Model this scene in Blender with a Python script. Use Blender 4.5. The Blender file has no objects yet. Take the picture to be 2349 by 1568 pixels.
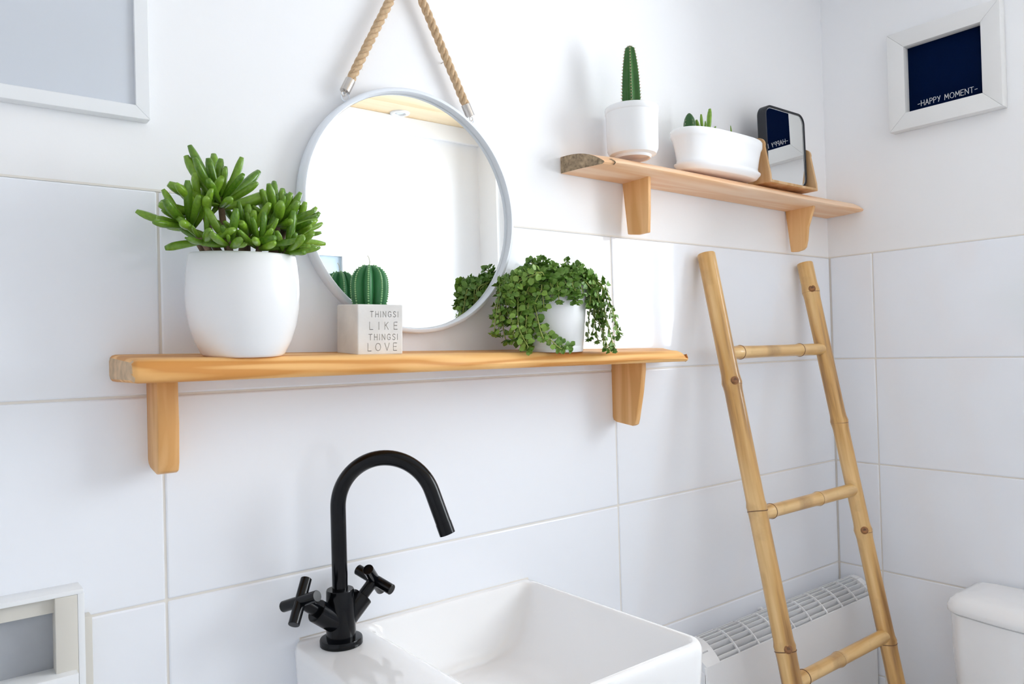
import bpy, bmesh, math, random
from mathutils import Vector, Matrix, noise

# ------------------------------------------------------------------ camera
SC = bpy.context.scene
COL = SC.collection
YAW, PITCH, ROLL = math.radians(38.0437), math.radians(0.6312), math.radians(-1.5828)
F = Vector((math.sin(YAW), math.cos(YAW), 0)); R = Vector((math.cos(YAW), -math.sin(YAW), 0)); U = Vector((0, 0, 1))
F2 = F * math.cos(PITCH) + U * math.sin(PITCH); U2 = U * math.cos(PITCH) - F * math.sin(PITCH)
R3 = R * math.cos(ROLL) + U2 * math.sin(ROLL); U3 = U2 * math.cos(ROLL) - R * math.sin(ROLL)
cam_d = bpy.data.cameras.new('camera'); cam = bpy.data.objects.new('camera', cam_d); COL.objects.link(cam)
cam_d.sensor_width = 36; cam_d.lens = 26.786; cam_d.clip_start = 0.02
M3 = Matrix((R3, U3, -F2)).transposed()
cam.matrix_world = Matrix.Translation((0, -1.1963, 1.306)) @ M3.to_4x4()
SC.camera = cam

# ------------------------------------------------------------------ light
XR, YF, XL, ZC = 2.14, -1.80, -1.10, 2.362      # right wall, far wall behind camera, left wall, ceiling
WY0, WY1, WZ0, WZ1 = -1.66, -0.60, 1.26, 2.31    # window opening in the right wall
SKY = 13.5
world = bpy.data.worlds.new('world'); SC.world = world; world.use_nodes = True
bg = world.node_tree.nodes['Background']
bg.inputs[0].default_value = (0.90, 0.955, 1.0, 1); bg.inputs[1].default_value = SKY
def portal(name, loc, rot, sx, sy):
    l = bpy.data.lights.new(name, 'AREA'); l.shape = 'RECTANGLE'; l.size = sx; l.size_y = sy
    l.cycles.is_portal = True
    o = bpy.data.objects.new(name, l); COL.objects.link(o); o.location = loc; o.rotation_euler = rot
portal('window_right_offscreen', (XR + 0.16, (WY0 + WY1) / 2, (WZ0 + WZ1) / 2), (0, math.pi / 2, 0), WZ1 - WZ0, WY1 - WY0)
vs = SC.view_settings
vs.view_transform = 'Standard'; vs.look = 'None'; vs.gamma = 1; vs.use_curve_mapping = False
vs.exposure = 0.0
SC.cycles.max_bounces = 16; SC.cycles.diffuse_bounces = 12; SC.cycles.glossy_bounces = 6

# ------------------------------------------------------------------ materials
MATS = {}
def nodes_of(name):
    m = bpy.data.materials.new(name); m.use_nodes = True
    nt = m.node_tree; b = nt.nodes['Principled BSDF']
    return m, nt, b
def plain(name, col, rough=0.5, metal=0.0, spec=0.5, coat=0.0, bump=0.0, bscale=60, var=0.0, vscale=8, sss=0.0, blen=0.01):
    m, nt, b = nodes_of(name)
    b.inputs['Base Color'].default_value = (*col, 1); b.inputs['Roughness'].default_value = rough
    b.inputs['Metallic'].default_value = metal; b.inputs['Specular IOR Level'].default_value = spec
    b.inputs['Coat Weight'].default_value = coat; b.inputs['Coat Roughness'].default_value = 0.05
    if sss:
        b.inputs['Subsurface Weight'].default_value = sss; b.inputs['Subsurface Radius'].default_value = (.01, .012, .006)
        b.inputs['Subsurface Scale'].default_value = 0.5
    if bump or var:
        tc = nt.nodes.new('ShaderNodeTexCoord')
    if bump:
        n = nt.nodes.new('ShaderNodeTexNoise'); n.inputs['Scale'].default_value = bscale; n.inputs['Detail'].default_value = 3
        nt.links.new(tc.outputs['Object'], n.inputs['Vector'])
        bp = nt.nodes.new('ShaderNodeBump'); bp.inputs['Strength'].default_value = bump; bp.inputs['Distance'].default_value = blen
        nt.links.new(n.outputs['Fac'], bp.inputs['Height']); nt.links.new(bp.outputs['Normal'], b.inputs['Normal'])
    if var:
        n2 = nt.nodes.new('ShaderNodeTexNoise'); n2.inputs['Scale'].default_value = vscale; n2.inputs['Detail'].default_value = 5
        nt.links.new(tc.outputs['Object'], n2.inputs['Vector'])
        r = nt.nodes.new('ShaderNodeValToRGB')
        r.color_ramp.elements[0].position = .3; r.color_ramp.elements[1].position = .7
        r.color_ramp.elements[0].color = (*[c * (1 - var) for c in col], 1); r.color_ramp.elements[1].color = (*[min(1, c * (1 + var)) for c in col], 1)
        nt.links.new(n2.outputs['Fac'], r.inputs[0]); nt.links.new(r.outputs[0], b.inputs['Base Color'])
    MATS[name] = m
    return m
def wood(name, light, dark, scale=(1.2, 14, 22), rings=3.0, rough=0.45, dist=2.5, knots=False):
    """grain runs along the object's local X"""
    m, nt, b = nodes_of(name); L = nt.links.new
    tc = nt.nodes.new('ShaderNodeTexCoord'); mp = nt.nodes.new('ShaderNodeMapping'); mp.inputs['Scale'].default_value = scale
    L(tc.outputs['Object'], mp.inputs['Vector'])
    n = nt.nodes.new('ShaderNodeTexNoise'); n.inputs['Scale'].default_value = 1.0; n.inputs['Detail'].default_value = 2; n.inputs['Distortion'].default_value = .4
    L(mp.outputs[0], n.inputs['Vector'])
    mu = nt.nodes.new('ShaderNodeMath'); mu.operation = 'MULTIPLY'; mu.inputs[1].default_value = rings * 3; L(n.outputs['Fac'], mu.inputs[0])
    fr = nt.nodes.new('ShaderNodeMath'); fr.operation = 'PINGPONG'; fr.inputs[1].default_value = 1.0; L(mu.outputs[0], fr.inputs[0])
    n2 = nt.nodes.new('ShaderNodeTexNoise'); n2.inputs['Scale'].default_value = 6; n2.inputs['Detail'].default_value = 4; L(mp.outputs[0], n2.inputs['Vector'])
    ad = nt.nodes.new('ShaderNodeMath'); ad.operation = 'MULTIPLY_ADD'; ad.inputs[1].default_value = .45; L(n2.outputs['Fac'], ad.inputs[0]); L(fr.outputs[0], ad.inputs[2])
    r = nt.nodes.new('ShaderNodeValToRGB'); e = r.color_ramp.elements
    e[0].position = .25; e[0].color = (*light, 1); e[1].position = 1.25 if False else 1.0; e[1].color = (*dark, 1)
    mid = e.new(.7); mid.color = (*[.6 * a + .4 * c for a, c in zip(light, dark)], 1)
    L(ad.outputs[0], r.inputs[0]); L(r.outputs[0], b.inputs['Base Color'])
    b.inputs['Roughness'].default_value = rough; b.inputs['Specular IOR Level'].default_value = .35
    bp = nt.nodes.new('ShaderNodeBump'); bp.inputs['Strength'].default_value = .15; bp.inputs['Distance'].default_value = .001
    L(ad.outputs[0], bp.inputs['Height']); L(bp.outputs['Normal'], b.inputs['Normal'])
    MATS[name] = m
    return m

PLASTER = plain('white_plaster', (.89, .895, .91), .75, bump=.08, bscale=90, blen=.002)
GROUT = plain('cream_grout', (.80, .77, .72), .8)
def tile_mat():
    m, nt, b = nodes_of('glossy_white_tile'); L = nt.links.new
    b.inputs['Base Color'].default_value = (.88, .91, .965, 1); b.inputs['Roughness'].default_value = .07
    b.inputs['Specular IOR Level'].default_value = .5
    tc = nt.nodes.new('ShaderNodeTexCoord'); mp = nt.nodes.new('ShaderNodeMapping'); mp.inputs['Scale'].default_value = (1, 1, 1)
    L(tc.outputs['Object'], mp.inputs[0])
    n = nt.nodes.new('ShaderNodeTexNoise'); n.inputs['Scale'].default_value = 7; n.inputs['Detail'].default_value = 1
    L(mp.outputs[0], n.inputs['Vector'])
    mp2 = nt.nodes.new('ShaderNodeMapping'); mp2.inputs['Scale'].default_value = (7, 7, 55); L(tc.outputs['Object'], mp2.inputs[0])
    n2 = nt.nodes.new('ShaderNodeTexNoise'); n2.inputs['Scale'].default_value = 1; n2.inputs['Detail'].default_value = 2; L(mp2.outputs[0], n2.inputs['Vector'])
    bp = nt.nodes.new('ShaderNodeBump'); bp.inputs['Strength'].default_value = .10; bp.inputs['Distance'].default_value = .004
    L(n.outputs['Fac'], bp.inputs['Height'])
    bp2 = nt.nodes.new('ShaderNodeBump'); bp2.inputs['Strength'].default_value = .10; bp2.inputs['Distance'].default_value = .0012
    L(n2.outputs['Fac'], bp2.inputs['Height']); L(bp.outputs['Normal'], bp2.inputs['Normal']); L(bp2.outputs['Normal'], b.inputs['Normal'])
    return m
TILE = tile_mat()
PINE = wood('honey_pine', (.92, .55, .215), (.66, .29, .07), (1.3, 8, 24), 3.6)
PINE2 = wood('pale_pine', (.94, .68, .47), (.86, .53, .30), (1.4, 16, 30), 2.2)
BRK = wood('bracket_pine', (.84, .51, .235), (.70, .37, .13), (22, 22, 1.6), 2.4)
ENDG = plain('weathered_end_grain', (.33, .24, .15), .8, bump=.5, bscale=160, blen=.002, var=.45, vscale=140)
ENDG2 = plain('sanded_end_grain', (.60, .42, .26), .7, bump=.2, bscale=120, blen=.001, var=.2, vscale=60)
OAK = wood('oak_veneer', (.70, .46, .25), (.58, .34, .15), (26, 26, 2.2), 1.8)
CEILP = wood('ceiling_pine', (.88, .72, .50), (.80, .60, .36), (1.0, 9, 9), 1.5)
CERAM = plain('white_ceramic', (.91, .915, .925), .10, coat=.4)
GLAZE = plain('white_glaze', (.88, .89, .905), .26, coat=.10)
PLASTIC = plain('white_plastic', (.86, .87, .885), .35)
RADW = plain('white_enamel', (.86, .87, .89), .3)
BLACK = plain('satin_black', (.002, .0025, .004), .16, spec=.26, bump=.03, bscale=200, blen=.0005)
BLKF = plain('black_frame', (.012, .014, .02), .4)
STEEL = plain('brushed_steel', (.62, .58, .54), .25, metal=1)
WHITEM = plain('white_metal', (.80, .84, .90), .35)
MIRROR = plain('mirror_glass', (.88, .90, .905), .0, metal=1)
CONC = plain('pale_concrete', (.73, .715, .695), .85, bump=.12, bscale=90, blen=.002, var=.09, vscale=22)
FRAMEW = plain('white_painted_frame', (.80, .80, .795), .5, bump=.12, bscale=70, blen=.001)
FRAMEL = plain('white_lacquer_frame', (.82, .84, .86), .35)
NAVY = plain('navy_print', (.0003, .006, .033), .6, spec=.03)
PRINTW = plain('white_print', (.80, .80, .80), .6)
PAPER = plain('pale_grey_print', (.62, .66, .72), .12, spec=.4, var=.02, vscale=3)
SOIL = plain('brown_soil', (.06, .04, .028), .95, bump=.8, bscale=120, blen=.004)
BARK = plain('brown_stem', (.20, .13, .085), .8, bump=.4, bscale=150, blen=.002, var=.3, vscale=60)
VINE = plain('pale_green_stem', (.36, .42, .10), .6)
CREAM = plain('cream_paint', (.66, .64, .585), .5)
MARBLE = plain('grey_marble', (.36, .38, .41), .25, var=.16, vscale=9)
FLOORM = plain('pale_floor_tile', (.78, .78, .78), .3, var=.06, vscale=5)
CHROMEW = plain('lamp_white', (.85, .85, .85), .4)
SPINE = plain('pale_spine', (.62, .46, .30), .7)
WICK = plain('cream_wick', (.70, .66, .52), .8)
def leafy(name, c0, c1, rough=.35, scale=9, trans=0.0):
    m, nt, b = nodes_of(name); L = nt.links.new
    oi = nt.nodes.new('ShaderNodeObjectInfo'); tc = nt.nodes.new('ShaderNodeTexCoord')
    n = nt.nodes.new('ShaderNodeTexNoise'); n.inputs['Scale'].default_value = scale; n.inputs['Detail'].default_value = 3
    L(tc.outputs['Object'], n.inputs['Vector'])
    a = nt.nodes.new('ShaderNodeMath'); a.operation = 'MULTIPLY_ADD'; a.inputs[1].default_value = .55; L(oi.outputs['Random'], a.inputs[0])
    s = nt.nodes.new('ShaderNodeMath'); s.operation = 'MULTIPLY'; s.inputs[1].default_value = .6; L(n.outputs['Fac'], s.inputs[0]); L(s.outputs[0], a.inputs[2])
    r = nt.nodes.new('ShaderNodeValToRGB'); r.color_ramp.elements[0].position = .15; r.color_ramp.elements[1].position = .95
    r.color_ramp.elements[0].color = (*c0, 1); r.color_ramp.elements[1].color = (*c1, 1)
    L(a.outputs[0], r.inputs[0]); L(r.outputs[0], b.inputs['Base Color'])
    b.inputs['Roughness'].default_value = rough
    b.inputs['Subsurface Weight'].default_value = .25; b.inputs['Subsurface Radius'].default_value = (.004, .008, .002); b.inputs['Subsurface Scale'].default_value = .3
    return m
SUCC = leafy('succulent_green', (.060, .165, .008), (.25, .43, .035), .25, 14)
TRAIL = leafy('leaf_green', (.070, .19, .020), (.29, .46, .075), .45, 60)
CANDLE = leafy('candle_green', (.010, .105, .028), (.05, .25, .08), .4, 30)
CACT = leafy('cactus_green', (.008, .055, .012), (.035, .14, .018), .4, 25)
BEADM = plain('pale_green_wax', (.30, .52, .24), .5)
def bamboo(name, along):
    m, nt, b = nodes_of(name); L = nt.links.new
    tc = nt.nodes.new('ShaderNodeTexCoord')
    mp = nt.nodes.new('ShaderNodeMapping'); mp.inputs['Scale'].default_value = [2.2 if i == along else 34 for i in range(3)]
    L(tc.outputs['Object'], mp.inputs[0])
    n = nt.nodes.new('ShaderNodeTexNoise'); n.inputs['Scale'].default_value = 1; n.inputs['Detail'].default_value = 4; L(mp.outputs[0], n.inputs['Vector'])
    r = nt.nodes.new('ShaderNodeValToRGB'); e = r.color_ramp.elements
    e[0].position = .33; e[0].color = (.30, .145, .04, 1); e[1].position = .66; e[1].color = (.84, .57, .255, 1)
    k = e.new(.47); k.color = (.64, .365, .115, 1)
    L(n.outputs['Fac'], r.inputs[0])
    n2 = nt.nodes.new('ShaderNodeTexNoise'); n2.inputs['Scale'].default_value = 9; n2.inputs['Detail'].default_value = 6; L(tc.outputs['Object'], n2.inputs['Vector'])
    r2 = nt.nodes.new('ShaderNodeValToRGB'); r2.color_ramp.elements[0].position = .56; r2.color_ramp.elements[1].position = .74
    r2.color_ramp.elements[0].color = (0, 0, 0, 1); r2.color_ramp.elements[1].color = (1, 1, 1, 1); L(n2.outputs['Fac'], r2.inputs[0])
    mx = nt.nodes.new('ShaderNodeMix'); mx.data_type = 'RGBA'; mx.inputs[7].default_value = (.22, .10, .035, 1)
    sc = nt.nodes.new('ShaderNodeMath'); sc.operation = 'MULTIPLY'; sc.inputs[1].default_value = .55; L(r2.outputs[0], sc.inputs[0]); L(sc.outputs[0], mx.inputs[0])
    L(r.outputs[0], mx.inputs[6]); L(mx.outputs[2], b.inputs['Base Color'])
    b.inputs['Roughness'].default_value = .28; b.inputs['Coat Weight'].default_value = .35; b.inputs['Coat Roughness'].default_value = .15
    return m
BAMBZ = bamboo('bamboo_culm', 2); BAMBX = bamboo('bamboo_rung', 0)
NODE = plain('dark_bamboo_node', (.17, .08, .035), .6)
NODEL = plain('bamboo_branch_scar', (.30, .13, .045), .5, var=.4, vscale=90)
JUTE = plain('jute_fibre', (.60, .425, .26), .9, bump=.7, bscale=320, blen=.0015, var=.14, vscale=200)
def glass_mat():
    m = bpy.data.materials.new('window_glass'); m.use_nodes = True; nt = m.node_tree; nt.nodes.clear(); L = nt.links.new
    o = nt.nodes.new('ShaderNodeOutputMaterial'); mx = nt.nodes.new('ShaderNodeMixShader'); t = nt.nodes.new('ShaderNodeBsdfTransparent'); g = nt.nodes.new('ShaderNodeBsdfGlossy')
    g.inputs['Roughness'].default_value = 0.0; fr = nt.nodes.new('ShaderNodeFresnel'); fr.inputs[0].default_value = 1.25
    L(fr.outputs[0], mx.inputs[0]); L(t.outputs[0], mx.inputs[1]); L(g.outputs[0], mx.inputs[2]); L(mx.outputs[0], o.inputs[0])
    return m
GLASS = glass_mat()

# ------------------------------------------------------------------ helpers
def thing(name, label, cat, loc=(0, 0, 0), rot=(0, 0, 0), group=None):
    o = bpy.data.objects.new(name, None); COL.objects.link(o); o.location = loc; o.rotation_euler = rot
    o.empty_display_size = .05
    o['label'] = label; o['category'] = cat
    if group: o['group'] = group
    return o
def root_loc(o):
    v = Vector((0, 0, 0))
    while o: v += o.location; o = o.parent
    return v
def link(name, me, mat, parent=None, smooth=False, auto=None):
    if mat and not me.materials: me.materials.append(mat)
    if smooth:
        for p in me.polygons: p.use_smooth = True
        if auto: me.set_sharp_from_angle(angle=math.radians(auto))
    o = bpy.data.objects.new(name, me); COL.objects.link(o)
    if parent: o.parent = parent
    return o
def mesh(name, v, f):
    me = bpy.data.meshes.new(name); me.from_pydata([tuple(x) for x in v], [], f); me.update(); return me
def mk(name, vf, mat, parent=None, smooth=False, auto=None, world=False):
    v, f = vf
    if world and parent: rl = root_loc(parent); v = [Vector(x) - rl for x in v]
    return link(name, mesh(name, v, f), mat, parent, smooth, auto)
def merge(*parts):
    V, Fs = [], []
    for v, f in parts:
        o = len(V); V += [tuple(x) for x in v]; Fs += [tuple(i + o for i in q) for q in f]
    return V, Fs
def xf(vf, M): return [M @ Vector(v) for v in vf[0]], vf[1]
def boxvf(lo, hi):
    (a, b, c), (d, e, g) = lo, hi
    return ([(a, b, c), (d, b, c), (d, e, c), (a, e, c), (a, b, g), (d, b, g), (d, e, g), (a, e, g)],
            [(3, 2, 1, 0), (4, 5, 6, 7), (0, 1, 5, 4), (1, 2, 6, 5), (2, 3, 7, 6), (3, 0, 4, 7)])
def bevelled(vf, w, seg=2, ang=30):
    bm = bmesh.new(); vs_ = [bm.verts.new(v) for v in vf[0]]
    for f in vf[1]: bm.faces.new([vs_[i] for i in f])
    bm.normal_update()
    es = [e for e in bm.edges if len(e.link_faces) == 2 and e.calc_face_angle(0) > math.radians(ang)]
    bmesh.ops.bevel(bm, geom=es, offset=w, segments=seg, profile=.5, affect='EDGES', clamp_overlap=True)
    bm.verts.index_update()
    out = ([v.co.copy() for v in bm.verts], [tuple(v.index for v in f.verts) for f in bm.faces]); bm.free()
    return out
def box(name, lo, hi, mat, parent=None, bevel=0, seg=2, world=True):
    vf = boxvf(lo, hi)
    if bevel: vf = bevelled(vf, bevel, seg)
    return mk(name, vf, mat, parent, smooth=bool(bevel), auto=35 if bevel else None, world=world)
def lathe(prof, n=48, rfun=None, c=(0, 0)):
    """prof: list of (r, z), closed on axis where r==0"""
    V, Fs, rows = [], [], []
    for r, z in prof:
        if r <= 1e-7: rows.append([len(V)]); V.append((c[0], c[1], z))
        else:
            row = []
            for k in range(n):
                a = 2 * math.pi * k / n; rr = r * (rfun(a, z) if rfun else 1)
                row.append(len(V)); V.append((c[0] + rr * math.cos(a), c[1] + rr * math.sin(a), z))
            rows.append(row)
    for a, b in zip(rows, rows[1:]):
        for k in range(n):
            k2 = (k + 1) % n
            if len(a) == 1 and len(b) == 1: continue
            if len(a) == 1: Fs.append((a[0], b[k2], b[k]))
            elif len(b) == 1: Fs.append((a[k], a[k2], b[0]))
            else: Fs.append((a[k], a[k2], b[k2], b[k]))
    return V, Fs
def frames(P):
    T = []
    for i in range(len(P)):
        T.append((P[min(i + 1, len(P) - 1)] - P[max(i - 1, 0)]).normalized())
    ref = Vector((0, 0, 1)) if abs(T[0].z) < .9 else Vector((1, 0, 0))
    N = (ref - T[0] * ref.dot(T[0])).normalized(); out = []
    for t in T:
        N = (N - t * N.dot(t)).normalized(); out.append((t, N, t.cross(N)))
    return out
def tube(P, rad, n=10, caps=True, closed=False):
    P = [Vector(p) for p in P]; fr = frames(P); V, Fs = [], []
    for i, (p, (t, a, b)) in enumerate(zip(P, fr)):
        r = rad(i / (len(P) - 1)) if callable(rad) else rad
        for k in range(n):
            an = 2 * math.pi * k / n; V.append(p + (a * math.cos(an) + b * math.sin(an)) * r)
    m = len(P)
    for i in range(m - (0 if closed else 1)):
        j = (i + 1) % m
        for k in range(n):
            k2 = (k + 1) % n; Fs.append((i * n + k, i * n + k2, j * n + k2, j * n + k))
    if caps and not closed:
        Fs.append(tuple(reversed(range(n)))); Fs.append(tuple((m - 1) * n + k for k in range(n)))
    return V, Fs
def ring(c, axis, R_, r, n=32, m=8):
    axis = Vector(axis).normalized(); ref = Vector((0, 0, 1)) if abs(axis.z) < .9 else Vector((1, 0, 0))
    a = (ref - axis * ref.dot(axis)).normalized(); b = axis.cross(a); V, Fs = [], []
    for i in range(n):
        t = 2 * math.pi * i / n; d = a * math.cos(t) + b * math.sin(t)
        for k in range(m):
            s = 2 * math.pi * k / m; V.append(Vector(c) + d * (R_ + r * math.cos(s)) + axis * r * math.sin(s))
    for i in range(n):
        j = (i + 1) % n
        for k in range(m):
            k2 = (k + 1) % m; Fs.append((i * m + k, j * m + k, j * m + k2, i * m + k2))
    return V, Fs
def loft(loops, cap0=True, cap1=True):
    n = len(loops[0]); V = [v for l in loops for v in l]; Fs = []
    for i in range(len(loops) - 1):
        for k in range(n):
            k2 = (k + 1) % n; Fs.append((i * n + k, i * n + k2, (i + 1) * n + k2, (i + 1) * n + k))
    if cap0: Fs.append(tuple(reversed(range(n))))
    if cap1: Fs.append(tuple((len(loops) - 1) * n + k for k in range(n)))
    return V, Fs
def rrect(x0, x1, y0, y1, r, z, seg=8):
    """rounded rectangle loop, counter-clockwise; r is one radius or four (x1y1, x0y1, x0y0, x1y0)"""
    rs = r if isinstance(r, (tuple, list)) else (r,) * 4
    L = []
    for (cx, cy, a0, rr) in ((x1, y1, 0, rs[0]), (x0, y1, 90, rs[1]), (x0, y0, 180, rs[2]), (x1, y0, 270, rs[3])):
        sx = -1 if cx == x1 else 1; sy = -1 if cy == y1 else 1
        for k in range(seg + 1):
            a = math.radians(a0 + 90 * k / seg); L.append(Vector((cx + sx * rr + rr * math.cos(a), cy + sy * rr + rr * math.sin(a), z)))
    return L
def struct(o): o['kind'] = 'structure'; return o
def tag(o, label, cat, group=None):
    o['label'] = label; o['category'] = cat
    if group: o['group'] = group
    return o
def basis(z_dir, x_hint=(1, 0, 0)):
    z = Vector(z_dir).normalized(); x = Vector(x_hint); x = (x - z * x.dot(z))
    if x.length < 1e-4: x = Vector((0, 1, 0)); x = x - z * x.dot(z)
    x.normalize(); y = z.cross(x)
    return Matrix((x, y, z)).transposed()

def carve(o, cutters):
    '''cut the given closed shapes (in o's local space) out of o's mesh'''
    for vf in cutters:
        c = bpy.data.objects.new('cutter', mesh('cutter', *vf)); COL.objects.link(c)
        c.matrix_world = Matrix.Identity(4)
        t = bpy.data.objects.new('target', o.data); COL.objects.link(t)
        m = t.modifiers.new('cut', 'BOOLEAN'); m.operation = 'DIFFERENCE'; m.object = c; m.solver = 'EXACT'; m.use_self = True
        bpy.context.view_layer.update()
        me = bpy.data.meshes.new_from_object(t.evaluated_get(bpy.context.evaluated_depsgraph_get()))
        bpy.data.objects.remove(t); bpy.data.objects.remove(c)
        if len(me.polygons) > 6: o.data = me
# stroke lettering: polylines on a 1-high grid
GL = {
 'T': (.62, [[(0, 1), (.62, 1)], [(.31, 1), (.31, 0)]]), 'H': (.55, [[(0, 0), (0, 1)], [(.55, 0), (.55, 1)], [(0, .5), (.55, .5)]]),
 'I': (.05, [[(.02, 0), (.02, 1)]]), 'N': (.58, [[(0, 0), (0, 1), (.58, 0), (.58, 1)]]),
 'G': (.62, [[(.6, .82), (.45, .98), (.25, 1), (.06, .8), (0, .5), (.06, .2), (.25, 0), (.5, .05), (.62, .2), (.62, .45), (.38, .45)]]),
 'S': (.5, [[(.5, .85), (.36, 1), (.15, 1), (.02, .82), (.08, .62), (.4, .42), (.5, .22), (.38, .03), (.14, 0), (0, .14)]]),
 'L': (.48, [[(0, 1), (0, 0), (.48, 0)]]), 'K': (.52, [[(0, 0), (0, 1)], [(.5, 1), (0, .45)], [(.16, .6), (.52, 0)]]),
 'E': (.5, [[(.5, 1), (0, 1), (0, 0), (.5, 0)], [(0, .52), (.42, .52)]]),
 'O': (.75, [[(.37, 1), (.12, .88), (0, .5), (.12, .12), (.37, 0), (.63, .12), (.75, .5), (.63, .88), (.37, 1)]]),
 'V': (.66, [[(0, 1), (.33, 0), (.66, 1)]]), 'A': (.58, [[(0, 0), (.3, 1), (.58, 0)], [(.12, .38), (.48, .38)]]),
 'P': (.46, [[(0, 0), (0, 1), (.3, 1), (.46, .85), (.44, .66), (.3, .5), (0, .48)]]),
 'Y': (.5, [[(0, 1), (.26, .5)], [(.5, 1), (.18, 0)]]), 'M': (.7, [[(0, 0), (.08, 1), (.36, .3), (.64, 1), (.7, 0)]]),
 '-': (.4, [[(0, .45), (.4, .48)]]), ' ': (.35, []),
}
def lettering(text, h, gap, w, depth, width=None):
    """flat stroke letters in the local XZ plane, front face toward -Y, starting at x = 0"""
    adv = [GL[c][0] * h for c in text]; tot = sum(adv)
    if width: gap = (width - tot) / (len(text) - 1)
    parts, x = [], 0
    for c, a in zip(text, adv):
        for st in GL[c][1]:
            for (p, q) in zip(st, st[1:]):
                A = Vector((x + p[0] * h, 0, p[1] * h)); B = Vector((x + q[0] * h, 0, q[1] * h)); d = (B - A)
                if d.length < 1e-6: continue
                d.normalize(); A -= d * w * .4; B += d * w * .4; nn = Vector((-d.z, 0, d.x)) * w / 2; e = Vector((0, depth, 0))
                parts.append(([A - nn - e, B - nn - e, B + nn - e, A + nn - e, A - nn + e, B - nn + e, B + nn + e, A + nn + e],
                              [(0, 1, 2, 3), (7, 6, 5, 4), (0, 4, 5, 1), (1, 5, 6, 2), (2, 6, 7, 3), (3, 7, 4, 0)]))
        x += a + gap
    return merge(*parts)

# ------------------------------------------------------------------ room shell
TZ = [1.555, 1.255, .955, .655, .355, .055]
wall_back = struct(mk('wall_back', boxvf((XL - .12, .004, 0), (XR + .12, .16, ZC + .1)), PLASTER))
# right wall with the window opening, one mesh
x0, x1 = XR + .004, XR + .16
wall_right = struct(mk('wall_right', merge(
    boxvf((x0, YF - .12, 0), (x1, WY0, ZC + .1)), boxvf((x0, WY1, 0), (x1, .004, ZC + .1)),
    boxvf((x0, WY0, 0), (x1, WY1, WZ0)), boxvf((x0, WY0, WZ1), (x1, WY1, ZC + .1))), PLASTER))
wall_front = struct(mk('wall_front', boxvf((XL - .12, YF - .12, 0), (XR + .004, YF, ZC + .1)), PLASTER))
wall_left = struct(mk('wall_left', boxvf((XL - .12, YF, 0), (XL, .004, ZC + .1)), PLASTER))
floor = struct(mk('floor', boxvf((XL - .12, YF - .12, -.1), (XR + .16, .16, 0)), FLOORM))
PINE_END = YF + 4 * .151
ceiling = struct(mk('ceiling', merge(boxvf((XL, YF, ZC + .012), (XR + .004, PINE_END, ZC + .1)), boxvf((XL, PINE_END, ZC), (XR + .004, .004, ZC + .1))), PLASTER))
y = YF; pk = None; i = 0
rnd = random.Random(5)
pw = .151
pv = bevelled(boxvf((XL, .0015, 0), (XR, pw - .0015, .012)), .002, 1)
while y < PINE_END - .01:
    if pk is None:
        pk = mk('plank', pv, CEILP, ceiling, True, 35)
        o = pk
    else:
        o = pk.copy(); COL.objects.link(o)
    o.location = (0, y, ZC); y += pw
tr = struct(mk('trim_1', bevelled(boxvf((XL, YF, ZC - .075), (XR, YF + .022, ZC)), .003, 1), PLASTER)); tr['label'] = 'white cornice board under the pine ceiling'

def wall_tiles(parent, cols, rows, place):
    for a, b in zip(cols, cols[1:]):
        for zt, zb in zip(rows, rows[1:]):
            w, h = b - a - .0032, zt - zb - .0032
            key = (round(w, 4), round(h, 4), place)
            if key not in TM:
                vf = bevelled(boxvf((-w / 2, 0, -h / 2), (w / 2, .009, h / 2)), .0028, 3)
                me = mesh('tile', *vf); me.materials.append(TILE)
                for p in me.polygons: p.use_smooth = p.area < .006
                TM[key] = me
            o = bpy.data.objects.new('tile', TM[key]); COL.objects.link(o); o.parent = parent
            c, z = (a + b) / 2, (zt + zb) / 2
            if place == 'back': o.location = (c, 0, z)
            else: o.location = (XR, c, z); o.rotation_euler = (0, 0, -math.pi / 2)
TM = {}
wall_tiles(wall_back, [XL, -.658, .2832, 1.2242, XR + .0016], TZ + [0.0], 'back')
wall_tiles(wall_right, [-1.793, -1.05, -.129, -.002], [1.255] + TZ[2:] + [0.0], 'right')
wall_tiles(wall_right, [-.598, -.129, -.002], TZ[:2], 'right')
g = struct(mk('trim_2', boxvf((XL, .0022, .0), (XR, .0045, 1.553)), GROUT)); g['label'] = 'cream grout bed between the wall tiles'
g2 = struct(mk('trim_3', merge(boxvf((XR + .0022, YF, 0), (XR + .0045, .002, 1.2)), boxvf((XR + .0022, -.6, 1.2), (XR + .0045, .002, 1.553))), GROUT)); g2['label'] = 'cream grout bed between the side wall tiles'
cz = 1.5545
caulk = [(XL, .004), (XR, .004)]
t = struct(mk('trim_4', merge(boxvf((XL, .0012, cz - .001), (XR, .0045, cz + .0022)), boxvf((XR + .0012, -.6, cz - .001), (XR + .0045, .003, cz + .0022))), GROUT)); t['label'] = 'cream sealant line along the top of the tiles'

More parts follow.
